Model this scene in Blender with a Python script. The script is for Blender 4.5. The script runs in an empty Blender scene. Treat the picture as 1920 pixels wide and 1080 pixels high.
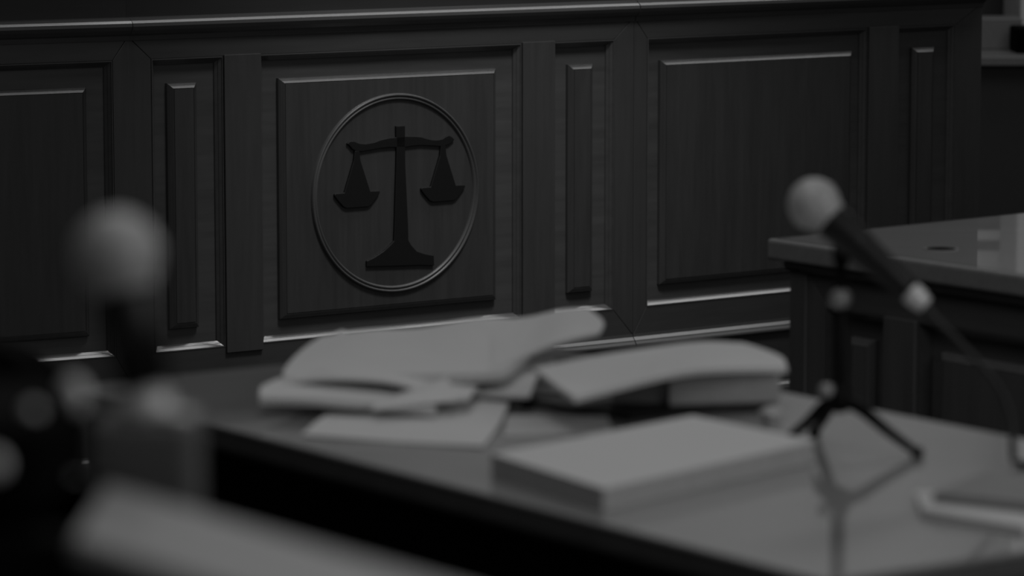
import bpy, bmesh, math, random
from mathutils import Vector, Matrix
random.seed(7)
R = math.radians
SC = bpy.context.scene
COL = SC.collection

# ------------------------------------------------------------------ materials
def new_mat(name):
    m = bpy.data.materials.new(name); m.use_nodes = True
    nt = m.node_tree
    return m, nt, nt.nodes['Principled BSDF']

def plain(name, g, rough=.5, metal=0., spec=.5, bump=0., bscale=60., var=.12, coat=0.):
    m, nt, b = new_mat(name)
    tc = nt.nodes.new('ShaderNodeTexCoord')
    n = nt.nodes.new('ShaderNodeTexNoise'); n.inputs['Scale'].default_value = bscale; n.inputs['Detail'].default_value = 4
    nt.links.new(tc.outputs['Object'], n.inputs['Vector'])
    r = nt.nodes.new('ShaderNodeMapRange')
    r.inputs['To Min'].default_value = g*(1-var); r.inputs['To Max'].default_value = g*(1+var)
    nt.links.new(n.outputs['Fac'], r.inputs['Value'])
    nt.links.new(r.outputs['Result'], b.inputs['Base Color'])
    b.inputs['Roughness'].default_value = rough; b.inputs['Metallic'].default_value = metal
    b.inputs['Specular IOR Level'].default_value = spec
    b.inputs['Coat Weight'].default_value = coat
    if bump:
        bn = nt.nodes.new('ShaderNodeBump'); bn.inputs['Strength'].default_value = bump; bn.inputs['Distance'].default_value = .002
        nt.links.new(n.outputs['Fac'], bn.inputs['Height']); nt.links.new(bn.outputs['Normal'], b.inputs['Normal'])
    return m

def wood(name, g, grain='z', rough=.42, spec=.5, contrast=.16, coat=0., coat_rough=.05):
    """dark stained wood, the grain stretched along one object axis"""
    m, nt, b = new_mat(name)
    tc = nt.nodes.new('ShaderNodeTexCoord'); mp = nt.nodes.new('ShaderNodeMapping')
    long_, fine = 1.6, 26.
    mp.inputs['Scale'].default_value = {'z': (fine, fine, long_), 'x': (long_, fine, fine), 'y': (fine, long_, fine)}[grain]
    nt.links.new(tc.outputs['Object'], mp.inputs['Vector'])
    n = nt.nodes.new('ShaderNodeTexNoise'); n.inputs['Scale'].default_value = 1.; n.inputs['Detail'].default_value = 8
    n.inputs['Distortion'].default_value = .6
    nt.links.new(mp.outputs['Vector'], n.inputs['Vector'])
    n2 = nt.nodes.new('ShaderNodeTexNoise'); n2.inputs['Scale'].default_value = 6.; n2.inputs['Detail'].default_value = 3
    mp2 = nt.nodes.new('ShaderNodeMapping')
    mp2.inputs['Scale'].default_value = {'z': (14, 14, 1.2), 'x': (1.2, 14, 14), 'y': (14, 1.2, 14)}[grain]
    nt.links.new(tc.outputs['Object'], mp2.inputs['Vector']); nt.links.new(mp2.outputs['Vector'], n2.inputs['Vector'])
    mix = nt.nodes.new('ShaderNodeMath'); mix.operation = 'MULTIPLY_ADD'; mix.inputs[1].default_value = .55
    sc = nt.nodes.new('ShaderNodeMath'); sc.operation = 'MULTIPLY'; sc.inputs[1].default_value = .45
    nt.links.new(n2.outputs['Fac'], sc.inputs[0])
    nt.links.new(n.outputs['Fac'], mix.inputs[0]); nt.links.new(sc.outputs[0], mix.inputs[2])
    r = nt.nodes.new('ShaderNodeMapRange')
    r.inputs['From Min'].default_value = .3; r.inputs['From Max'].default_value = .7
    r.inputs['To Min'].default_value = g*(1-contrast); r.inputs['To Max'].default_value = g*(1+contrast)
    nt.links.new(mix.outputs[0], r.inputs['Value']); nt.links.new(r.outputs['Result'], b.inputs['Base Color'])
    b.inputs['Roughness'].default_value = rough; b.inputs['Specular IOR Level'].default_value = spec
    b.inputs['Coat Weight'].default_value = coat; b.inputs['Coat Roughness'].default_value = coat_rough
    bn = nt.nodes.new('ShaderNodeBump'); bn.inputs['Strength'].default_value = .12; bn.inputs['Distance'].default_value = .001
    nt.links.new(n.outputs['Fac'], bn.inputs['Height']); nt.links.new(bn.outputs['Normal'], b.inputs['Normal'])
    return m

def grille_mat():
    m, nt, b = new_mat('woven_metal_grille')
    tc = nt.nodes.new('ShaderNodeTexCoord')
    v = nt.nodes.new('ShaderNodeTexVoronoi'); v.inputs['Scale'].default_value = 420
    nt.links.new(tc.outputs['Object'], v.inputs['Vector'])
    r = nt.nodes.new('ShaderNodeMapRange'); r.inputs['From Max'].default_value = .6
    r.inputs['To Min'].default_value = .95; r.inputs['To Max'].default_value = .45
    nt.links.new(v.outputs['Distance'], r.inputs['Value']); nt.links.new(r.outputs['Result'], b.inputs['Base Color'])
    b.inputs['Metallic'].default_value = .1; b.inputs['Roughness'].default_value = .5
    bn = nt.nodes.new('ShaderNodeBump'); bn.inputs['Strength'].default_value = .5; bn.inputs['Distance'].default_value = .0006
    nt.links.new(v.outputs['Distance'], bn.inputs['Height']); nt.links.new(bn.outputs['Normal'], b.inputs['Normal'])
    return m

def page_mat():
    m, nt, b = new_mat('white_paper')
    tc = nt.nodes.new('ShaderNodeTexCoord'); mp = nt.nodes.new('ShaderNodeMapping'); mp.inputs['Scale'].default_value = (2, 2, 900)
    nt.links.new(tc.outputs['Object'], mp.inputs['Vector'])
    n = nt.nodes.new('ShaderNodeTexNoise'); n.inputs['Scale'].default_value = 1.; n.inputs['Detail'].default_value = 2
    nt.links.new(mp.outputs['Vector'], n.inputs['Vector'])
    r = nt.nodes.new('ShaderNodeMapRange'); r.inputs['To Min'].default_value = .78; r.inputs['To Max'].default_value = .86
    nt.links.new(n.outputs['Fac'], r.inputs['Value']); nt.links.new(r.outputs['Result'], b.inputs['Base Color'])
    b.inputs['Roughness'].default_value = .85; b.inputs['Specular IOR Level'].default_value = .1
    return m

WG = .059
M = {
    'wv': wood('dark_wood_vertical_grain', WG, 'z', coat=.5, coat_rough=.2), 'wh': wood('dark_wood_horizontal_grain', WG, 'x', coat=.5, coat_rough=.2),
    'wp': wood('dark_wood_figured_panel', WG*.90, 'z', contrast=.22, coat=.8, coat_rough=.2), 'wf': wood('dark_wood_field_cross_grain', WG*1.35, 'x', contrast=.22),
    'moulding': wood('polished_wood_moulding', WG*1.3, 'x', rough=.3, spec=.7, contrast=.15, coat=1., coat_rough=.16),
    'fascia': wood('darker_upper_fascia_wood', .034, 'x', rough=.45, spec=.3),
    'ring': wood('emblem_ring_wood', WG*1.25, 'z', rough=.45, coat=.15, coat_rough=.3),
    'relief': plain('blackened_relief', .004, .55, bscale=200),
    'gap': plain('inlay_and_hole_black', .004, .9, spec=0),  # black of the inlay line, and of the disc painted as the hole's dark
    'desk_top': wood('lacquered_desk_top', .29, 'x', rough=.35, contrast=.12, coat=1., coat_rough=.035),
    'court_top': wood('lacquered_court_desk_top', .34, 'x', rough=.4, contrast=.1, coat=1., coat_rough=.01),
    'desk_dark': wood('desk_edge_dark_wood', .12, 'x', rough=.45, spec=.3),
    'black_panel': wood('near_black_shaded_wood', .006, 'z', rough=.6, spec=.1),  # near black holds the shade of unlit desk and barrier faces
    'court_wv': wood('court_desk_wood_vertical', .135, 'z'), 'court_wh': wood('court_desk_wood_horizontal', .12, 'x'),
    'rail': wood('barrier_rail_wood', .62, 'x', rough=.4, contrast=.12, coat=.6, coat_rough=.2),
    'black_metal': plain('black_metal', .004, .5, spec=.15), 'black_plastic': plain('black_plastic', .012, .45, spec=.45),
    'silver': plain('brushed_silver', .9, .35, metal=.15), 'grey_knob': plain('grey_knob', .38, .4, metal=.3),
    'grille': grille_mat(), 'paper': page_mat(),
    'grey_cover': plain('grey_card', .5, .6), 'mid_cover': plain('mid_grey_card', .28, .6), 'pile_shade': plain('pile_shadow', .012, .5, spec=.3),  # last one: shadow under the right hand pile, put into black colour
    'pale_grey': plain('pale_grey_card', .6, .7),
    'leather': plain('black_leather', .002, .7, spec=.03, bump=.3, bscale=160), 'base_grey': plain('grey_cast_base', .15, .5),
    'floor': plain('dark_carpet', .010, .95, spec=.05, bump=.5, bscale=300), 'plaster': plain('pale_plaster', .55, .9, spec=.1, bscale=8, var=.05),
    'wains': wood('dark_wainscot', .03, 'z', rough=.5), 'column': plain('white_painted_column', .52, .7, bscale=6, var=.04),
    'cable': plain('black_rubber_cable', .02, .5), 'bg_dark': plain('dark_bench_wood', .03, .5), 'bg_grey': plain('dull_grey_laminate', .14, .5),
    'ground': plain('grommet_rim', .25, .35, metal=.3),
}

# ------------------------------------------------------------------ helpers
def link(name, me, mat, parent=None, mw=None, smooth=False):
    o = bpy.data.objects.new(name, me); COL.objects.link(o)
    me.materials.append(mat)
    if smooth:
        for p in me.polygons: p.use_smooth = True
    if parent: o.parent = parent
    if mw is not None: o.matrix_world = mw if not parent else parent.matrix_world.inverted() @ mw
    return o

def obj(name, bm, mat, parent=None, mw=None, smooth=False, bevel=0., seg=2):
    bmesh.ops.recalc_face_normals(bm, faces=bm.faces)
    me = bpy.data.meshes.new(name); bm.to_mesh(me); bm.free()
    o = link(name, me, mat, parent, None, smooth)
    if mw is not None: o.matrix_local = mw
    if bevel:
        b = o.modifiers.new('bevel', 'BEVEL'); b.width = bevel; b.segments = seg; b.limit_method = 'ANGLE'; b.angle_limit = R(35)
    return o

def thing(name, label, cat, loc=(0, 0, 0), rz=0., group=None):
    o = bpy.data.objects.new(name, None); COL.objects.link(o); o.empty_display_size = .1
    o.location = loc; o.rotation_euler = (0, 0, rz); o['label'] = label; o['category'] = cat
    if group: o['group'] = group
    return o

def tag(o, label, cat, group=None):
    o['label'] = label; o['category'] = cat
    if group: o['group'] = group
    return o

def struct(name, bm, mat, mw=None, bevel=0.):
    o = obj(name, bm, mat, None, mw, bevel=bevel); o['kind'] = 'structure'; return o

def box(bm, x0, x1, y0, y1, z0, z1):
    vs = [bm.verts.new((x, y, z)) for x in (x0, x1) for y in (y0, y1) for z in (z0, z1)]
    for f in ((0, 1, 3, 2), (4, 6, 7, 5), (0, 4, 5, 1), (2, 3, 7, 6), (0, 2, 6, 4), (1, 5, 7, 3)):
        bm.faces.new([vs[i] for i in f])

def prism_y(bm, pts, y0, y1):
    """polygon in (x,z), extruded along y"""
    a = [bm.verts.new((x, y0, z)) for x, z in pts]; b = [bm.verts.new((x, y1, z)) for x, z in pts]
    bm.faces.new(a); bm.faces.new(list(reversed(b)))
    for i in range(len(pts)):
        j = (i+1) % len(pts); bm.faces.new((a[i], a[j], b[j], b[i]))

def prism_x(bm, pts, x0, x1):
    """polygon in (y,z), extruded along x"""
    a = [bm.verts.new((x0, y, z)) for y, z in pts]; b = [bm.verts.new((x1, y, z)) for y, z in pts]
    bm.faces.new(a); bm.faces.new(list(reversed(b)))
    for i in range(len(pts)):
        j = (i+1) % len(pts); bm.faces.new((a[i], a[j], b[j], b[i]))

def rect_profile(bm, x0, x1, z0, z1, prof, cap=False):
    """sweep (inset, y) profile around a rectangle with mitred corners"""
    rings = []
    for ins, y in prof:
        rings.append([bm.verts.new(p) for p in ((x0+ins, y, z0+ins), (x1-ins, y, z0+ins), (x1-ins, y, z1-ins), (x0+ins, y, z1-ins))])
    for a, b in zip(rings, rings[1:]):
        for i in range(4):
            j = (i+1) % 4; bm.faces.new((a[i], a[j], b[j], b[i]))
    if cap: bm.faces.new(rings[-1])

def lathe(bm, prof, seg=32, mat=None):
    """prof: (r, z); around local z"""
    rings = []
    for r, z in prof:
        if r < 1e-6: rings.append([bm.verts.new((0, 0, z))])
        else: rings.append([bm.verts.new((r*math.cos(2*math.pi*i/seg), r*math.sin(2*math.pi*i/seg), z)) for i in range(seg)])
    for a, b in zip(rings, rings[1:]):
        for i in range(seg):
            j = (i+1) % seg
            if len(a) == 1 and len(b) == 1: continue
            if len(a) == 1: bm.faces.new((a[0], b[i], b[j]))
            elif len(b) == 1: bm.faces.new((a[i], b[0], a[j]))
            else: bm.faces.new((a[i], b[i], b[j], a[j]))
    if len(rings[0]) > 1: bm.faces.new(rings[0])
    if len(rings[-1]) > 1: bm.faces.new(rings[-1])
    if mat is not None: bmesh.ops.transform(bm, matrix=mat, verts=bm.verts)

def axis_matrix(p, d):
    return Matrix.Translation(Vector(p)) @ Vector(d).to_track_quat('Z', 'Y').to_matrix().to_4x4()

def catmull(pts, n):
    P = [Vector(p) for p in pts]; P = [P[0]*2-P[1]] + P + [P[-1]*2-P[-2]]
    out = []
    for i in range(1, len(P)-2):
        for k in range(n):
            t = k/n; a, b, c, d = P[i-1], P[i], P[i+1], P[i+2]
            out.append(.5*((2*b)+(-a+c)*t+(2*a-5*b+4*c-d)*t*t+(-a+3*b-3*c+d)*t**3))
    out.append(P[-2]); return out

def tube(bm, pts, rad, seg=12, n=6):
    """round tube through points; rad is a number or a list per control point"""
    path = catmull(pts, n); N = len(path)
    rads = [rad]*N if not isinstance(rad, (list, tuple)) else [rad[min(int(i/n), len(rad)-2)]*(1-(i/n-min(int(i/n), len(rad)-2)))+rad[min(int(i/n), len(rad)-2)+1]*(i/n-min(int(i/n), len(rad)-2)) for i in range(N)]
    prev = None; rings = []; ref = None
    for i, p in enumerate(path):
        t = (path[min(i+1, N-1)]-path[max(i-1, 0)]).normalized()
        if ref is None: ref = t.orthogonal().normalized()
        ref = (ref-t*ref.dot(t)).normalized(); bi = t.cross(ref)
        rings.append([bm.verts.new(p+(ref*math.cos(2*math.pi*k/seg)+bi*math.sin(2*math.pi*k/seg))*rads[i]) for k in range(seg)])
    for a, b in zip(rings, rings[1:]):
        for k in range(seg):
            j = (k+1) % seg; bm.faces.new((a[k], a[j], b[j], b[k]))
    bm.faces.new(rings[0]); bm.faces.new(rings[-1])

def sheaf(bm, rows, thick, layers=1, n=6, jit=.0012):
    """a stack of curved sheets: rows x columns of control points for the TOP surface, the body goes down by thick"""
    for L in range(layers):
        lt = thick/layers; jx, jy = (random.uniform(-jit, jit), random.uniform(-jit, jit)) if L else (0, 0)
        off = Vector((jx, jy, -L*lt))
        cols = [catmull(r, n) for r in rows]
        grid = [catmull([c[i] for c in cols], n) for i in range(len(cols[0]))]
        nu, nv = len(grid), len(grid[0])
        th = lt*(.82 if layers > 1 else 1.)
        top = [[bm.verts.new(grid[i][j]+off) for j in range(nv)] for i in range(nu)]
        bot = [[bm.verts.new(grid[i][j]+off-Vector((0, 0, th))) for j in range(nv)] for i in range(nu)]
        for i in range(nu-1):
            for j in range(nv-1):
                bm.faces.new((top[i][j], top[i+1][j], top[i+1][j+1], top[i][j+1]))
                bm.faces.new((bot[i][j], bot[i][j+1], bot[i+1][j+1], bot[i+1][j]))
        for i in range(nu-1):
            bm.faces.new((top[i][0], bot[i][0], bot[i+1][0], top[i+1][0])); bm.faces.new((top[i][-1], top[i+1][-1], bot[i+1][-1], bot[i][-1]))
        for j in range(nv-1):
            bm.faces.new((top[0][j], top[0][j+1], bot[0][j+1], bot[0][j])); bm.faces.new((top[-1][j], bot[-1][j], bot[-1][j+1], top[-1][j+1]))

def slab(bm, quad, z0, z1):
    a = [bm.verts.new((x, y, z0)) for x, y in quad]; b = [bm.verts.new((x, y, z1)) for x, y in quad]
    bm.faces.new(a); bm.faces.new(b)
    for i in range(len(quad)):
        j = (i+1) % len(quad); bm.faces.new((a[i], a[j], b[j], b[i]))

BM = bmesh.new

# ------------------------------------------------------------------ the room
bm = BM(); box(bm, -5, 6, -2.5, 12.8, -.05, 0); struct('floor', bm, M['floor'])
bm = BM(); box(bm, -5, 6, 12.6, 12.8, 0, 3.6)
w = struct('wall_back', bm, M['plaster'])
bm = BM(); box(bm, -5, 6, 12.56, 12.6, 0, 1.50); box(bm, -5, 6, 12.56, 12.6, 1.535, 1.575); struct('trim_1', bm, M['wains'])
bm = BM(); box(bm, -5, 6, 12.54, 12.6, 1.5002, 1.5348); struct('trim_2', bm, M['column'])
bm = BM(); box(bm, -5.1, -5, -2.5, 12.8, 0, 3.6); struct('wall_left', bm, M['wains'])
bm = BM(); box(bm, 6, 6.1, -2.5, 12.8, 0, 3.6); struct('wall_right', bm, M['plaster'])
bm = BM(); box(bm, 1.70, 2.15, 12.1, 12.52, 0, 3.6); struct('column_1', bm, M['column'], bevel=.01)

# ------------------------------------------------------------------ panelled fronts
ZB, ZT = .280, .911            # opening, bottom and top
def section(par, mw, L0, L1, openings, pilasters, panels, wv, wh, wp, wf, zb=ZB, zt=ZT, zr0=.218, zr1=.961, mo='moulding', pz=(.268, .914), panel_ins=.058):
    """one panelled bay of a front, face at local y=0, the room at -y"""
    s0, s1 = openings[0][0], openings[-1][1]
    gap = .0008
    bm = BM(); prism_y(bm, [(L0+gap, zr1), (L1-gap, zr1), (s1, zt), (s0, zt)], 0, .03); obj('top_rail', bm, wh, par, mw, bevel=.001)
    bm = BM(); prism_y(bm, [(L0+gap, zr0), (s0, zb), (s1, zb), (L1-gap, zr0)], 0, .03); obj('bottom_rail', bm, wh, par, mw, bevel=.001)
    bm = BM(); prism_y(bm, [(L0, zr0+gap), (L0, zr1-gap), (s0-gap, zt), (s0-gap, zb)], 0, .03); obj('stile', bm, wv, par, mw, bevel=.001)
    bm = BM(); prism_y(bm, [(L1, zr0+gap), (s1+gap, zb), (s1+gap, zt), (L1, zr1-gap)], 0, .03); obj('stile', bm, wv, par, mw, bevel=.001)
    bm = BM(); box(bm, s0-.005, s1+.005, .018, .03, zb-.005, zt+.005); obj('recessed_field', bm, wf, par, mw)
    for a, b in openings:
        bm = BM(); rect_profile(bm, a, b, zb, zt, [(0, .001), (.001, -.001), (.0028, -.001), (.0035, .002), (.0085, .007), (.0090, .0088), (.0140, .0138), (.0145, .0185)])
        obj('inner_moulding', bm, M[mo], par, mw, bevel=0)
    for a, b in pilasters:
        bm = BM(); box(bm, a, b, -.007, .02, pz[0], pz[1]); obj('pilaster', bm, wv, par, mw, bevel=.0015)
    out = []
    for a, b in panels:
        bm = BM(); rect_profile(bm, a, b, zb+panel_ins-.009, zt-panel_ins+.004, [(0, .0185), (0, .0098), (.0006, .0090), (.0050, .0048), (.0056, .0048), (.0105, .0005), (.011, .0018), (.0125, .0018), (.013, 0)], cap=True)
        out.append(obj('raised_panel', bm, wp, par, mw))
    return out

def frame_m(p, deg):
    return Matrix.Translation((p[0], p[1], 0)) @ Matrix.Rotation(R(deg), 4, 'Z')

J0, J1 = (-.809, 7.612), (.283, 8.382)
bench = thing('judges_bench', 'long dark wooden panelled judge\'s bench front with carved scales of justice emblem', 'bench', (-.26, 8., 0))
bench_inv = Matrix.Translation((.26, -8., 0))
mid = bench_inv @ frame_m((-.2587, 8.0), 35.2)
rgt = bench_inv @ frame_m(J1, 36.6)
lft = bench_inv @ frame_m(J0, 30.)

SECT = {
    'mid': (mid, -.6740, .6625, [(-.618, -.442), (-.350, .343), (.433, .606)], [(-.442, -.350), (.343, .433)], [(-.575, -.503), (-.298, .278), (.480, .551)]),
    'rgt': (rgt, .0005, 1.112, [(.040, .728), (.826, 1.022)], [(.728, .826)], [(.086, .684), (.884, .958)]),
    'lft': (lft, -1.112, .0012, [(-1.022, -.826), (-.728, -.036)], [(-.826, -.728)], [(-.958, -.884), (-.684, -.093)]),
}
CAP = [(.006, .950), (-.004, .952), (-.006, .962), (-.012, .966), (-.020, .974), (-.024, .982), (-.023, .989), (-.018, .994), (-.013, .995), (-.012, .999), (-.004, 1.001), (.006, 1.001)]
BASECAP = [(.006, .188), (-.012, .189), (-.014, .193), (-.0135, .197), (-.0085, .203), (-.0080, .2055), (-.0015, .2125), (-.0010, .219), (.006, .220)]
SKIRT = [(.004, 0), (-.016, 0), (-.016, .052), (-.013, .060), (-.007, .066), (-.004, .071), (.004, .072)]
for k, (mw, L0, L1, ops, pil, pan) in SECT.items():
    panels = section(bench, mw, L0, L1, ops, pil, pan, M['wv'], M['wh'], M['wp'], M['wf'])
    bm = BM(); prism_x(bm, CAP, L0+.0006, L1-.0006); obj('cap_moulding', bm, M['moulding'], bench, mw)
    bm = BM(); prism_x(bm, BASECAP, L0+.0006, L1-.0006); obj('base_moulding', bm, M['moulding'], bench, mw)
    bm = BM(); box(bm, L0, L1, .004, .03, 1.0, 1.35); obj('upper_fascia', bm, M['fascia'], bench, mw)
    bm = BM(); box(bm, L0, L1, -.003, .03, .072, .190); obj('plinth', bm, M['wh'], bench, mw)
    bm = BM(); prism_x(bm, SKIRT, L0+.0006, L1-.0006); obj('skirting', bm, M['moulding'], bench, mw)
    bm = BM(); box(bm, L0-.03, L1+.004, -.05, .45, 1.35, 1.385); obj('counter_top', bm, M['wh'], bench, mw, bevel=.006)
    bm = BM(); box(bm, L0+.004, L1-.004, .031, .40, 0, 1.349); obj('carcass', bm, M['wv'], bench, mw)
    if k == 'mid':
        emb = panels[1]
        # ring of two ridges round the emblem
        cx, cz, RO = .0, .590, .223
        prof = [(0, .0005), (.0015, -.005), (.004, -.0075), (.0065, -.006), (.0075, -.003), (.009, -.0028), (.0105, -.0055), (.013, -.0055), (.0155, -.001), (.016, .0005)]
        bm = BM(); N = 128; rings = []
        for ins, y in prof:
            rings.append([bm.verts.new((cx+(RO-ins)*math.cos(2*math.pi*i/N), y, cz+(RO-ins)*math.sin(2*math.pi*i/N))) for i in range(N)])
        for a, b in zip(rings, rings[1:]):
            for i in range(N):
                j = (i+1) % N; bm.faces.new((a[i], a[j], b[j], b[i]))
        o = obj('emblem_ring', bm, M['ring'], emb, None, smooth=True)
        # scales of justice in low relief
        EY = -.006
        def rel(name, pts):
            bm = BM(); prism_y(bm, [(x, z+.59) for x, z in pts], EY, .001)
            o = obj(name, bm, M['relief'], emb, None, bevel=.0012); return o
        rel('scales_column', [(-.002, .150), (.022, .150), (.022, .100), (.0225, .060), (.0255, 0), (.029, -.07), (.030, -.107), (.037, -.118), (.052, -.133), (.075, -.141), (.098, -.146), (.099, -.169), (.06, -.1655), (0, -.163), (-.081, -.159), (-.081, -.146), (-.060, -.139), (-.036, -.127), (-.018, -.114), (-.009, -.106), (-.007, -.07), (-.0045, 0), (-.002, .060), (-.001, .100)])
        rel('scales_beam', [(-.0, .125), (-.020, .1245), (-.042, .1215), (-.062, .1165), (-.083, .1145), (-.100, .1165), (-.113, .122), (-.124, .122), (-.131, .117), (-.124, .112), (-.117, .104), (-.106, .0985), (-.089, .098), (-.065, .1005), (-.042, .1025), (-.02, .1035), (.022, .1015), (.045, .1035), (.067, .1035), (.095, .101), (.118, .0985), (.136, .1005), (.144, .104), (.155, .112), (.149, .118), (.140, .1225), (.131, .120), (.121, .1150), (.108, .1135), (.095, .1145), (.080, .118), (.065, .1225), (.050, .1245), (.022, .126)])
        def pan(cx_, hw, zt):
            pts = [(cx_-.006, zt), (cx_+.006, zt), (cx_+.009, .078), (cx_+.034, .009), (cx_+.058, .0085), (cx_+.060, .005), (cx_+.056, -.001), (cx_+.048, -.010), (cx_+.036, -.022), (cx_+.028, -.0255),
                   (cx_-.028, -.0255), (cx_-.036, -.022), (cx_-.048, -.010), (cx_-.056, -.001), (cx_-.060, .005), (cx_-.058, .0085), (cx_-.034, .009), (cx_-.009, .078)]
            rel('scales_pan', pts)
        pan(-.105, .06, .100); pan(.124, .06, .102)

# ------------------------------------------------------------------ right hand desk
A_D = -54.1; U = Vector((math.cos(R(A_D)), math.sin(R(A_D)))); V = Vector((.765, .645)).normalized()
P0 = Vector((.404, 5.705))
cd = thing('court_desk', 'dark panelled wooden desk with glossy top and cable hole at right of frame', 'desk', (P0.x, P0.y, 0))
inv = Matrix.Translation((-P0.x, -P0.y, 0))
top = [P0, P0+U*1.7, P0+U*1.7+V*1.25, P0+V*1.25]
bm = BM(); slab(bm, [(p.x-P0.x, p.y-P0.y) for p in top], .716, .750)
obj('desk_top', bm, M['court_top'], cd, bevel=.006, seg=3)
bm = BM()
ins = .012
q = [P0+U*ins+V*ins, P0+U*(1.7-ins)+V*ins, P0+U*(1.7-ins)+V*(1.25-ins), P0+U*ins+V*(1.25-ins)]
q2 = [P0+U*(ins+.002)+V*(ins+.002), P0+U*(1.698-ins)+V*(ins+.002), P0+U*(1.698-ins)+V*(1.248-ins), P0+U*(ins+.002)+V*(1.248-ins)]
va = [bm.verts.new((p.x-P0.x, p.y-P0.y, .7503)) for p in q]; vb = [bm.verts.new((p.x-P0.x, p.y-P0.y, .7503)) for p in q2]
for i in range(4): bm.faces.new((va[i], va[(i+1) % 4], vb[(i+1) % 4], vb[i]))
obj('inlay_line', bm, M['gap'], cd)
PB = Vector((.440, 5.690))
fm = inv @ frame_m(PB, A_D)
section(cd, fm, .045, 1.60, [(.092, .231), (.303, 1.05), (1.13, 1.556)], [(.231, .303), (1.05, 1.13)], [(.140, .196), (.347, 1.0), (1.18, 1.50)],
        M['court_wv'], M['court_wh'], M['court_wv'], M['court_wh'], zb=.12, zt=.652, zr0=.06, zr1=.7005, pz=(.11, .653), panel_ins=.046)
bm = BM(); box(bm, .006, .0445, -.004, .03, 0, .705); obj('corner_post', bm, M['court_wv'], cd, fm, bevel=.002)
bm = BM(); box(bm, .0, 1.62, .0, .05, 0, .06); obj('plinth', bm, M['court_wh'], cd, fm)
bm = BM(); prism_x(bm, [(.005, .700), (-.008, .702), (-.014, .708), (-.016, .7155), (.005, .7155)], .004, 1.62); obj('under_moulding', bm, M['moulding'], cd, fm)
bm = BM()
c = [PB+U*.03+V*.03, PB+U*1.6+V*.03, PB+U*1.6+V*1.15, PB+U*.03+V*1.15]
slab(bm, [(p.x-P0.x, p.y-P0.y) for p in c], .0, .7155); obj('carcass', bm, M['court_wv'], cd)
gx, gy = .664-P0.x, 5.553-P0.y
bm = BM(); lathe(bm, [(.0275, .7502), (.0265, .7514), (.0235, .7516), (.0228, .7505)], 40, Matrix.Translation((gx, gy, 0))); obj('cable_grommet', bm, M['ground'], cd, smooth=True)
bm = BM(); lathe(bm, [(0, .7506), (.0232, .7506), (.0232, .7515), (0, .7515)], 40, Matrix.Translation((gx, gy, 0))); obj('grommet_dark_disc', bm, M['gap'], cd)  # black disc on the top, painted as the dark inside the hole

# ------------------------------------------------------------------ middle desk
DC = Vector((-.527, 4.182)); DU = Vector((.587, -.810)).normalized(); DV = Vector((.829, .559)).normalized()
dk = thing('counsel_desk', 'polished wooden desk in the middle, covered with papers and files', 'desk', (DC.x, DC.y, 0))
LU, LV = 1.36, .655
def dq(a0, a1, b0, b1):
    return [((DU*a+DV*b).x, (DU*a+DV*b).y) for a, b in ((a0, b0), (a1, b0), (a1, b1), (a0, b1))]
dkm = Matrix.Rotation(math.atan2(DU.y, DU.x), 4, 'Z')
def dlocal(bm, a0, a1, b0, b1, z0, z1): slab(bm, dq(a0, a1, b0, b1), z0, z1)
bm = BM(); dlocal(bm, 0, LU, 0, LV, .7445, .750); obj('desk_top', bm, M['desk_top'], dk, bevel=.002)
bm = BM(); dlocal(bm, .001, LU-.001, .001, LV-.001, .7225, .7444); obj('edge_band', bm, M['desk_dark'], dk, bevel=.003)
bm = BM(); dlocal(bm, .012, LU-.012, .012, LV-.012, .7150, .7225); obj('edge_bead', bm, M['moulding'], dk, bevel=.002)
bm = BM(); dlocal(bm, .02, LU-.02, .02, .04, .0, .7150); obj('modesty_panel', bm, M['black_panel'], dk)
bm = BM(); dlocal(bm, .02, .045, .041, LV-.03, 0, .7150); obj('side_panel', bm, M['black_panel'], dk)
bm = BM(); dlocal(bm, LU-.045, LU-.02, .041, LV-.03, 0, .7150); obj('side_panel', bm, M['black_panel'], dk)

# ------------------------------------------------------------------ papers
E = .0004
def paper(name, label, cat, rows, thick, layers=1, mat='paper', group=None, jit=.0012):
    bm = BM(); sheaf(bm, rows, thick, layers, jit=jit)
    return tag(obj(name, bm, M[mat], smooth=False), label, cat, group)

# flat sheet at the front left
paper('paper_sheet', 'single flat white sheet lying nearest the front edge, left of the thick file', 'paper',
      [[(-.226, 3.825, .7525), (-.12, 3.785, .7515), (-.030, 3.752, .7525)],
       [(-.212, 3.92, .7535), (-.10, 3.90, .7540), (-.012, 3.90, .7545)],
       [(-.190, 4.02, .7530), (-.09, 4.05, .7560), (.002, 4.085, .7600)]], .0011)
# folded papers under the big open file
paper('folded_document', 'white folded document with rounded edge, leftmost in the paper heap', 'document',
      [[(-0.279, 3.960, 0.7716), (-0.217, 3.945, 0.7721), (-0.148, 3.930, 0.7696), (-0.084, 3.915, 0.7666)],
       [(-0.280, 3.994, 0.7785), (-0.217, 3.999, 0.7775), (-0.148, 3.984, 0.7735), (-0.084, 3.970, 0.7696)],
       [(-0.258, 4.068, 0.7794), (-0.197, 4.083, 0.7785), (-0.128, 4.068, 0.7745), (-0.069, 4.038, 0.7706)]], .0085, 5)
paper('curled_page', 'white page arching over the folded document beneath the open case file', 'paper',
      [[(-0.258, 4.014, 0.7794), (-0.202, 3.989, 0.7888), (-0.138, 3.974, 0.7873), (-0.084, 3.955, 0.7765), (-0.049, 3.940, 0.7726)],
       [(-0.253, 4.058, 0.7814), (-0.197, 4.053, 0.7908), (-0.138, 4.048, 0.7883), (-0.079, 4.038, 0.7785), (-0.039, 4.029, 0.7735)]], .0030)
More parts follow.
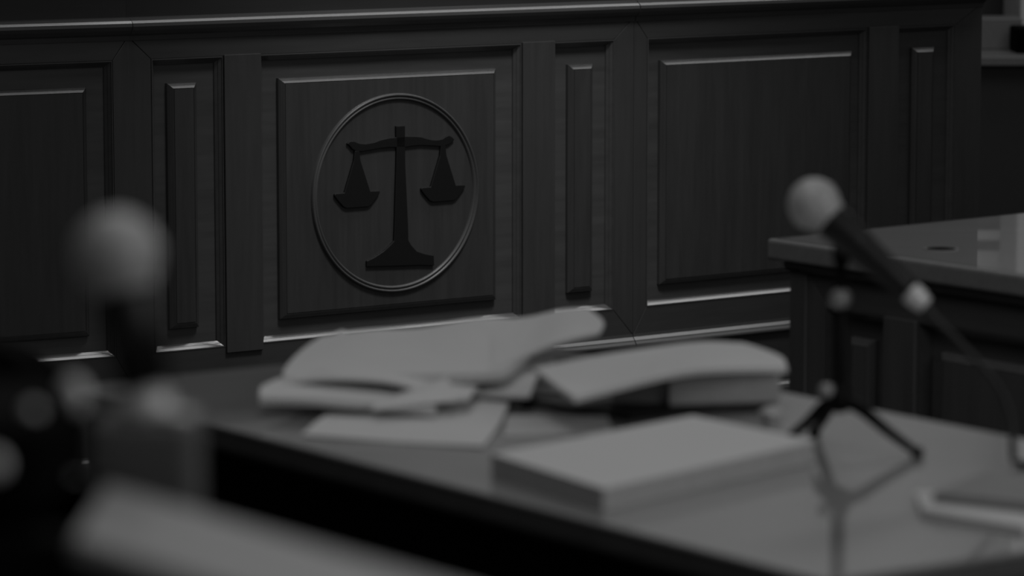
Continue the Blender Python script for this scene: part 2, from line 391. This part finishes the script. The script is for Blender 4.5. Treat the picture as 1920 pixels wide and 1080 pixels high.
paper('rolled_page', 'white narrow curled page crossing in front of the dark gaps of the heap', 'paper',
      [[(-0.154, 3.903, 0.7677), (-0.109, 3.917, 0.7716), (-0.059, 3.932, 0.7736)],
       [(-0.148, 3.927, 0.7716), (-0.104, 3.952, 0.7805), (-0.071, 3.982, 0.7865)],
       [(-0.138, 3.962, 0.7706), (-0.099, 3.992, 0.7815), (-0.069, 4.013, 0.7874)]], .0022)
paper('loose_page', 'loose white page between the open case file and the right hand document pile', 'paper',
      [[(-.060, 4.035, .7650), (-.02, 4.015, .7660), (.020, 3.985, .7690)],
       [(-.055, 4.12, .7700), (-.01, 4.10, .7740), (.030, 4.07, .7790)],
       [(-.040, 4.20, .7720), (.01, 4.19, .7780), (.050, 4.17, .7830)]], .0040, 2)
# big open case file, right leaf lifted
of = thing('open_case_file', 'big open white case file with lifted right leaf on top of the heap', 'document', (-.08, 4.12, .772))
def rel_rows(rows, o): return [[(x-o[0], y-o[1], z-o[2]) for x, y, z in r] for r in rows]
OO = (-.08, 4.12, .767)
bm = BM(); sheaf(bm, rel_rows([
    [(-0.257, 4.033, 0.7778), (-0.195, 4.023, 0.7809), (-0.113, 4.023, 0.7830), (-0.020, 4.028, 0.7840), (0.002, 4.059, 0.7871)],
    [(-0.259, 4.090, 0.7809), (-0.195, 4.120, 0.7860), (-0.113, 4.131, 0.7871), (-0.020, 4.151, 0.7891), (0.020, 4.161, 0.7912)],
    [(-0.249, 4.223, 0.7809), (-0.184, 4.264, 0.7860), (-0.113, 4.284, 0.7871), (-0.031, 4.305, 0.7912), (0.020, 4.315, 0.7912)],
    [(-0.232, 4.351, 0.7799), (-0.174, 4.377, 0.7840), (-0.113, 4.387, 0.7850), (-0.041, 4.428, 0.7912), (0.020, 4.438, 0.7891)]], OO), .0105, 6); obj('page_block', bm, M['paper'], of)
bm = BM(); sheaf(bm, rel_rows([
    [(-0.023, 4.030, 0.7850), (0.010, 4.085, 0.7932), (0.051, 4.136, 0.8034), (0.102, 4.187, 0.8086)],
    [(-0.023, 4.161, 0.7906), (0.020, 4.192, 0.7963), (0.061, 4.243, 0.8055), (0.108, 4.274, 0.8096)],
    [(-0.031, 4.407, 0.7912), (0.020, 4.428, 0.7932), (0.061, 4.448, 0.7994), (0.094, 4.448, 0.8014)]], OO), .0050, 4); obj('lifted_leaf', bm, M['paper'], of)
paper('curled_page', 'small curled corner of white paper poking up behind the open case file', 'paper',
      [[(-0.228, 4.369, 0.7727), (-0.210, 4.373, 0.7819), (-0.191, 4.369, 0.7737)], [(-0.228, 4.407, 0.7727), (-0.210, 4.407, 0.7840), (-0.191, 4.407, 0.7737)]], .003)

# right hand pile: black slab painted as its shadow, grey books, white documents on top
bm = BM(); slab(bm, [(.010, 4.040), (.130, 3.925), (.300, 4.055), (.18, 4.21)], .7502, .7570)
tag(obj('pile_shadow', bm, M['pile_shade'], bevel=.001), 'thin black slab put in as the shadow under the right hand pile', 'shadow')
def book(name, label, quad, z0, z1, cov, cat='book'):
    cxx = sum(p[0] for p in quad)/4; cyy = sum(p[1] for p in quad)/4
    t = thing(name, label, cat, (cxx, cyy, z0))
    q = [(x-cxx, y-cyy) for x, y in quad]; inn = [(x*.975, y*.975) for x, y in q]
    h = z1-z0
    bm = BM(); slab(bm, inn, .002, h-.002); obj('page_block', bm, M['paper'] if cov in ('pale_grey', 'grey_cover') else M['pale_grey'], t)
    bm = BM(); slab(bm, q, 0, .0019); slab(bm, q, h-.0019, h)
    a, b = q[0], q[1]
    ia, ib = (a[0]*.97, a[1]*.97), (b[0]*.97, b[1]*.97)
    slab(bm, [a, b, ib, ia], .0019, h-.0019)
    obj('cover', bm, M[cov], t, bevel=.001)
    return t
book('hardback_book', 'mid grey hardback book under the left part of the right hand pile', [(.112, 4.010), (.175, 4.000), (.225, 4.190), (.16, 4.20)], .7573, .7850, 'mid_cover')
book('hardback_book', 'thick light grey book carrying the draped white documents of the right hand pile', [(.176, 3.990), (.302, 4.012), (.296, 4.150), (.235, 4.180)], .7573, .7930, 'grey_cover')
paper('document_bundle', 'thick bundle of white documents draped over the grey books at right', 'document',
      [[(.067, 3.800, .7965), (.120, 3.845, .8030), (.190, 3.925, .8055), (.250, 3.965, .8035), (.308, 3.995, .7990)],
       [(.050, 3.86, .8000), (.115, 3.92, .8020), (.185, 3.99, .8060), (.25, 4.05, .8060), (.305, 4.06, .8030)],
       [(.028, 3.960, .8020), (.105, 4.03, .8030), (.170, 4.10, .8020), (.225, 4.16, .8040), (.275, 4.17, .8010)],
       [(.022, 3.985, .8000), (.095, 4.07, .8020), (.155, 4.13, .8020), (.210, 4.185, .8010), (.257, 4.205, .7980)]], .0055, 4)
bm = BM(); slab(bm, [(-.010, 3.815), (.108, 3.835), (.106, 3.942), (-.006, 3.946)], .7502, .7535)  # thin flat pale grey slab on the desk
tag(obj('grey_slab', bm, M['pale_grey'], bevel=.001), 'flat pale grey slab between the right hand pile and the thick file', 'envelope')
bm = BM()
bmesh.ops.create_icosphere(bm, subdivisions=3, radius=.012)
for v in bm.verts:
    k = 1+.18*math.sin(v.co.x*420)*math.cos(v.co.y*390+1)+.1*math.sin(v.co.z*500); v.co *= k; v.co.z *= .75
bmesh.ops.translate(bm, verts=bm.verts, vec=(.285, 3.925, .7585))
tag(obj('crumpled_paper', bm, M['pale_grey'], smooth=True), 'small crumpled ball of paper beside the pile, left of the microphone stand', 'paper')

# thick file in front
t = thing('thick_file', 'thick white bound file lying on the front of the desk', 'file', (.145, 3.62, .7502))
q = [(-.021-.145, 3.589-3.62), (.087-.145, 3.395-3.62), (.313-.145, 3.666-3.62), (.194-.145, 3.828-3.62)]
bm = BM()
nl = 9
for i in range(nl):
    s = .985+random.uniform(-.004, .004); z0 = .0015+i*.0022
    slab(bm, [(x*s, y*s) for x, y in q], z0, z0+.0019)
obj('page_block', bm, M['pale_grey'], t)
bm = BM(); slab(bm, q, .0, .0014); obj('back_cover', bm, M['grey_cover'], t)
bm = BM(); slab(bm, q, .0214, .0228); obj('front_cover', bm, M['paper'], t, bevel=.0005)
# spine closing the left edge
bm = BM(); a, b = q[0], q[1]; slab(bm, [a, b, (b[0]+.003, b[1]+.003), (a[0]+.003, a[1]+.003)], .0014, .0214); obj('spine', bm, M['grey_cover'], t)

# pad and notebook at lower right
bm = BM(); slab(bm, [(.392, 3.462), (.389, 3.372), (.474, 3.284), (.60, 3.33), (.56, 3.47)], .7502, .7580)
tag(obj('note_pad', bm, M['paper'], bevel=.001), 'white paper pad near the right desk edge, under the grey notebook', 'notepad')
book('notebook', 'grey notebook with dark edge lying on the white pad at lower right', [(.402, 3.400), (.520, 3.325), (.62, 3.46), (.47, 3.52)], .7583, .7680, 'mid_cover', 'notebook')

# ------------------------------------------------------------------ microphones
def microphone(par, mm, length=.155, k=1.):
    """axis along local +z from grille centre towards the tail; mm places it"""
    g = [(0, -.0265*k)] + [(.0262*k*math.sin(a), -.0265*k*math.cos(a)) for a in [i*math.pi/18 for i in range(1, 14)]]
    zt = g[-1][1]; r = g[-1][0]
    g += [(r*.97, zt+.004*k), (r*.9, zt+.0055*k)]
    bm = BM(); lathe(bm, g, 40); obj('grille', bm, M['grille'], par, mm, smooth=True)
    bm = BM(); lathe(bm, [(.0262*k, -.0022*k), (.0272*k, -.0015*k), (.0272*k, .0015*k), (.0262*k, .0022*k)], 40); obj('grille_band', bm, M['grille'], par, mm, smooth=True)
    z0 = zt+.005*k
    bm = BM(); lathe(bm, [(r*.88, z0), (.0188*k, z0+.004*k), (.0175*k, z0+.02*k), (.0150*k, z0+.06*k), (.0120*k, length-.006), (.0105*k, length)], 40); obj('handle', bm, M['black_plastic'], par, mm, smooth=True)
    bm = BM(); lathe(bm, [(.0098*k, length), (.0112*k, length+.002), (.0112*k, length+.013*k), (.0095*k, length+.015*k), (.0095*k, length+.020*k), (.0065*k, length+.022*k)], 32); obj('connector', bm, M['silver'], par, mm, smooth=True)

mic = thing('desk_microphone', 'black microphone with pale round grille, tilted, held in the tripod stand', 'microphone', (.314, 3.735, 1.010))
axis = Vector((.1010, -.035, -.0905)); Lm = axis.length
mm = axis_matrix((0, 0, 0), axis)
microphone(mic, mm, length=Lm-.006, k=1.05)
tail = Vector((.314, 3.735, 1.010))+axis*1.10

st = thing('microphone_stand', 'small black tripod desk stand with grey knobs holding the microphone', 'stand', (.343, 3.742, .75))
S0 = Vector((.343, 3.742, .75))
def loc(p): return Vector(p)-S0
bm = BM(); lathe(bm, [(.0070, .045), (.0080, .06), (.0080, .150), (.0062, .152), (.0062, .200)], 20); obj('post', bm, M['black_metal'], st, smooth=True)
bm = BM(); lathe(bm, [(.006, .040), (.013, .044), (.014, .056), (.011, .066), (.008, .072)], 24); obj('hub', bm, M['black_metal'], st, smooth=True)
for i, f in enumerate([(.421, 3.699), (.325, 3.830), (.290, 3.775)]):
    fx, fy = f[0]-S0.x, f[1]-S0.y
    bm = BM(); tube(bm, [(0, 0, .052), (fx*.25, fy*.25, .047), (fx*.6, fy*.6, .026), (fx*.97, fy*.97, .006)], [.0080, .0070, .0055, .0045], 12)
    leg = obj('leg', bm, M['black_metal'], st, smooth=True)
    bm = BM(); lathe(bm, [(0, .0002), (.0062, .0004), (.0068, .006), (.005, .0105), (0, .0115)], 16, Matrix.Translation((fx, fy, 0))); obj('rubber_foot', bm, M['cable'], leg, smooth=True)
bm = BM(); tube(bm, [(0, 0, .198), (.001, -.001, .212), (.004, -.003, .222)], [.0085, .0095, .0085], 14); obj('swivel', bm, M['black_metal'], st, smooth=True)
cp = Vector((.314, 3.735, 1.010))+axis*.36-S0
bm = BM(); lathe(bm, [(.0168, -.016), (.0182, -.015), (.0172, .016), (.0156, .017), (.0150, .015), (.0162, -.014)], 28, axis_matrix(cp, axis)); clip = obj('clip', bm, M['black_plastic'], st, smooth=True)
bm = BM(); tube(bm, [(.003, -.002, .216), cp*0.5+Vector((.001, 0, .112)), cp+Vector((.000, .0, -.014))], [.0090, .0115, .0125], 12); obj('clip_arm', bm, M['black_metal'], st, smooth=True)
bm = BM(); lathe(bm, [(0, -.0095), (.0085, -.0090), (.0100, -.003), (.0100, .005), (.006, .009), (0, .0095)], 20, axis_matrix((-.001, -.008, .161), (-.6, -.8, 0))); obj('knob', bm, M['grey_knob'], st, smooth=True)
bm = BM(); lathe(bm, [(0, -.008), (.0075, -.0075), (.0080, .004), (0, .008)], 20, axis_matrix((-.014, -.006, .064), (-.8, -.6, .1))); obj('knob', bm, M['grey_knob'], st, smooth=True)

bm = BM()
tube(bm, [tuple(tail), (.436, 3.694, .896), (.466, 3.690, .8670), (.500, 3.685, .8290), (.514, 3.672, .7950), (.5135, 3.650, .7640), (.516, 3.640, .7545), (.540, 3.625, .7542), (.60, 3.62, .7542), (.66, 3.70, .7542)],
     [.0062, .0052, .0040, .0036, .0036, .0038, .0038, .0038, .0038, .0038], 12)
tag(obj('microphone_cable', bm, M['cable'], smooth=True), 'black cable hanging from the tail of the tripod microphone down to the desk', 'cable')

# ------------------------------------------------------------------ foreground barrier, microphone and bag
BU = Vector((.587, -.810)).normalized(); BN = Vector((-.810, -.587)).normalized()
B0 = Vector((-.276, 1.997))
br = thing('wooden_barrier', 'blurred wooden barrier rail running across the lower left foreground', 'barrier', (B0.x, B0.y, 0))
def bq(a0, a1, b0, b1): return [((BU*a+BN*b).x, (BU*a+BN*b).y) for a, b in ((a0, b0), (a1, b0), (a1, b1), (a0, b1))]
bm = BM(); slab(bm, bq(-.02, 1.25, .0, .090), 1.036, 1.050); obj('top_rail', bm, M['rail'], br, bevel=.004)
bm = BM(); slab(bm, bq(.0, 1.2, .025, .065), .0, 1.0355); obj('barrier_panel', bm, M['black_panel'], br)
bm = BM(); box(bm, -.405-B0.x, -.214-B0.x, 1.765-B0.y, 1.930-B0.y, 0, 1.0500); obj('end_post', bm, M['black_panel'], br, bevel=.003)
bm = BM(); slab(bm, bq(-.02, 1.2, -.16, .0245), .950, .970); obj('inner_ledge', bm, M['black_panel'], br, bevel=.003)

fg = thing('foreground_microphone', 'large blurred microphone with pale round grille at left foreground on grey base', 'microphone', (-.200, 1.97, .9702))
F0 = Vector((-.200, 1.97, .9702))
fc = Vector((-.2175, 1.975, 1.166)); ft = Vector((-.202, 1.965, 1.094)); fax = ft-fc
mf = axis_matrix(fc-F0, fax)
microphone(fg, mf, length=.064, k=.92)
bm = BM(); slab(bm, [(-.031, .030), (.027, .030), (.027, -.030), (-.031, -.030)], 0, .108); obj('base', bm, M['base_grey'], fg, bevel=.006, seg=3)
bm = BM(); lathe(bm, [(.0125, .1082), (.0165, .109), (.0155, .117), (.0095, .126)], 28, Matrix.Translation((ft.x-F0.x, ft.y-F0.y, 0))); obj('base_socket', bm, M['silver'], fg, smooth=True)
bm = BM(); lathe(bm, [(0, .1082), (.0075, .1082), (.008, .1115), (0, .1122)], 20, Matrix.Translation((.018, -.018, 0))); obj('push_button', bm, M['silver'], fg, smooth=True)

# black bag with metal studs at the left end of the barrier
bg = thing('leather_bag', 'blurred black leather bag with metal studs at the far left foreground', 'bag', (-.322, 1.850, 1.0503))
bm = BM()
bmesh.ops.create_cube(bm, size=1)
bmesh.ops.subdivide_edges(bm, edges=bm.edges, cuts=7, use_grid_fill=True)
for v in bm.verts:
    x, y, z = v.co*2
    p = 8.
    n = (abs(x)**p+abs(y)**p+abs(z)**p)**(1/p); m_ = max(abs(x), abs(y), abs(z))
    f = m_/n if n else 1
    v.co = Vector((x*f*.090, y*f*.080, (z*f+1)*.0280))
obj('bag_body', bm, M['leather'], bg, smooth=True)
for sx, sy, sz, sr in ((.0885, .052, .0490, .0076), (.0790, -.040, .0550, .0042), (.0640, -.0795, .0350, .0070)):
    bm = BM(); bmesh.ops.create_uvsphere(bm, u_segments=20, v_segments=12, radius=sr)
    for v in bm.verts: v.co = Vector((sx+v.co.x, sy+v.co.y*.7, sz+v.co.z*(1.3 if sr > .007 else 1)))
    obj('metal_stud', bm, M['silver'], bg, smooth=True)

# ------------------------------------------------------------------ black chair beyond the bag
ch = thing('black_chair', 'black padded chair back at the left edge in front of the bench', 'chair', (-.554, 3.50, 0), R(-54))
bm = BM()
bmesh.ops.create_cube(bm, size=1)
bmesh.ops.subdivide_edges(bm, edges=bm.edges, cuts=7, use_grid_fill=True)
for v in bm.verts:
    x, y, z = v.co*2
    p = 6.
    n = (abs(x)**p+abs(z)**p)**(1/p); m_ = max(abs(x), abs(z)); f = m_/n if n else 1
    v.co = Vector((x*f*.245, y*.035*(1-.5*max(abs(x), abs(z))**6)-.03*(1-x*x), .64+z*f*.277))
obj('backrest', bm, M['leather'], ch, smooth=True)
bm = BM(); bmesh.ops.create_cube(bm, size=1)
bmesh.ops.subdivide_edges(bm, edges=bm.edges, cuts=3, use_grid_fill=True)
for v in bm.verts: v.co = Vector((v.co.x*.48, v.co.y*.34+.20, v.co.z*.08+.43))
obj('seat', bm, M['leather'], ch, smooth=False, bevel=.02)
for sx in (-.2, .2):
    for sy in (.05, .35):
        bm = BM(); box(bm, sx-.018, sx+.018, sy-.018, sy+.018, 0, .3895); obj('leg', bm, M['black_metal'], ch, bevel=.003)

# ------------------------------------------------------------------ background beyond the bench, top right
bt = thing('side_table', 'dark side table behind the right end of the bench', 'table', (2.0, 11.75, 0))
bm = BM(); box(bm, -.55, .6, -.30, .30, .645, .675); obj('table_top', bm, M['bg_grey'], bt, bevel=.004)
bm = BM(); box(bm, -.52, .57, -.24, .27, 0, .6445); obj('table_panel', bm, M['bg_dark'], bt)
bm = BM(); box(bm, 1.62, 2.3, 11.60, 11.78, .6752, .758)
tag(obj('black_case', bm, M['leather'], bevel=.008), 'flat black case standing on the side table at top right', 'case')
bm = BM(); box(bm, 1.50, 1.665, 11.80, 11.98, .6752, .778); 
tag(obj('grey_box', bm, M['bg_grey'], bevel=.004), 'small dull grey box beside the black case on the side table', 'box')

# ------------------------------------------------------------------ light
def area(name, loc_, target, size, power, size_y=None, spread=180):
    l = bpy.data.lights.new(name, 'AREA'); l.energy = power; l.size = size; l.spread = R(spread)
    if size_y: l.shape = 'RECTANGLE'; l.size_y = size_y
    o = bpy.data.objects.new(name, l); COL.objects.link(o); o.location = loc_
    o.rotation_euler = (Vector(target)-Vector(loc_)).to_track_quat('-Z', 'Y').to_euler(); return o
def spot(name, loc_, target, power, ang, blend, rad):
    l = bpy.data.lights.new(name, 'SPOT'); l.energy = power; l.spot_size = R(ang); l.spot_blend = blend; l.shadow_soft_size = rad
    o = bpy.data.objects.new(name, l); COL.objects.link(o); o.location = loc_
    o.rotation_euler = (Vector(target)-Vector(loc_)).to_track_quat('-Z', 'Y').to_euler(); return o

area('ceiling_panel_desk', (-.25, 4.2, 3.2), (-.1, 3.9, .75), 1.2, 4.8, 1.6)
area('window_light_right', (3.0, 1.2, 2.4), (.15, 3.7, .8), 2.0, 21.5, 1.6)
spot('downlight_bench', (.60, 6.75, 3.3), (.0, 8.05, .45), 176, 41, 1.0, .35)
st_ = area('strip_light_over_bench', (1.50, 8.69, 3.25), (1.5, 8.70, 0), 4.1, 23, .5); st_.rotation_euler = (0, 0, R(36))
area('ceiling_panel_front', (-.1, 2.6, 3.0), (-.1, 1.9, 1.0), .8, 4.0, .8)
area('ceiling_panel_back', (1.2, 10.8, 3.3), (1.2, 12.6, 1.9), 2.6, 11.5, .8)
wd = bpy.data.worlds.new('room_ambient'); SC.world = wd; wd.use_nodes = True
wd.node_tree.nodes['Background'].inputs[0].default_value = (1, 1, 1, 1); wd.node_tree.nodes['Background'].inputs[1].default_value = .07

# ------------------------------------------------------------------ camera
cam = bpy.data.cameras.new('camera'); co = bpy.data.objects.new('camera', cam); COL.objects.link(co)
cam.sensor_width = 36; cam.lens = 127.0; cam.clip_start = .05; cam.clip_end = 60
co.location = (0, 0, 1.4); co.rotation_euler = (R(90)-math.atan(866/6773), 0, 0)
cam.dof.use_dof = True; cam.dof.focus_distance = 7.4; cam.dof.aperture_fstop = 4.8
SC.camera = co
SC.view_settings.view_transform = 'Standard'; SC.view_settings.look = 'None'; SC.view_settings.exposure = 0.; SC.view_settings.gamma = 1.
SC.view_settings.use_curve_mapping = False
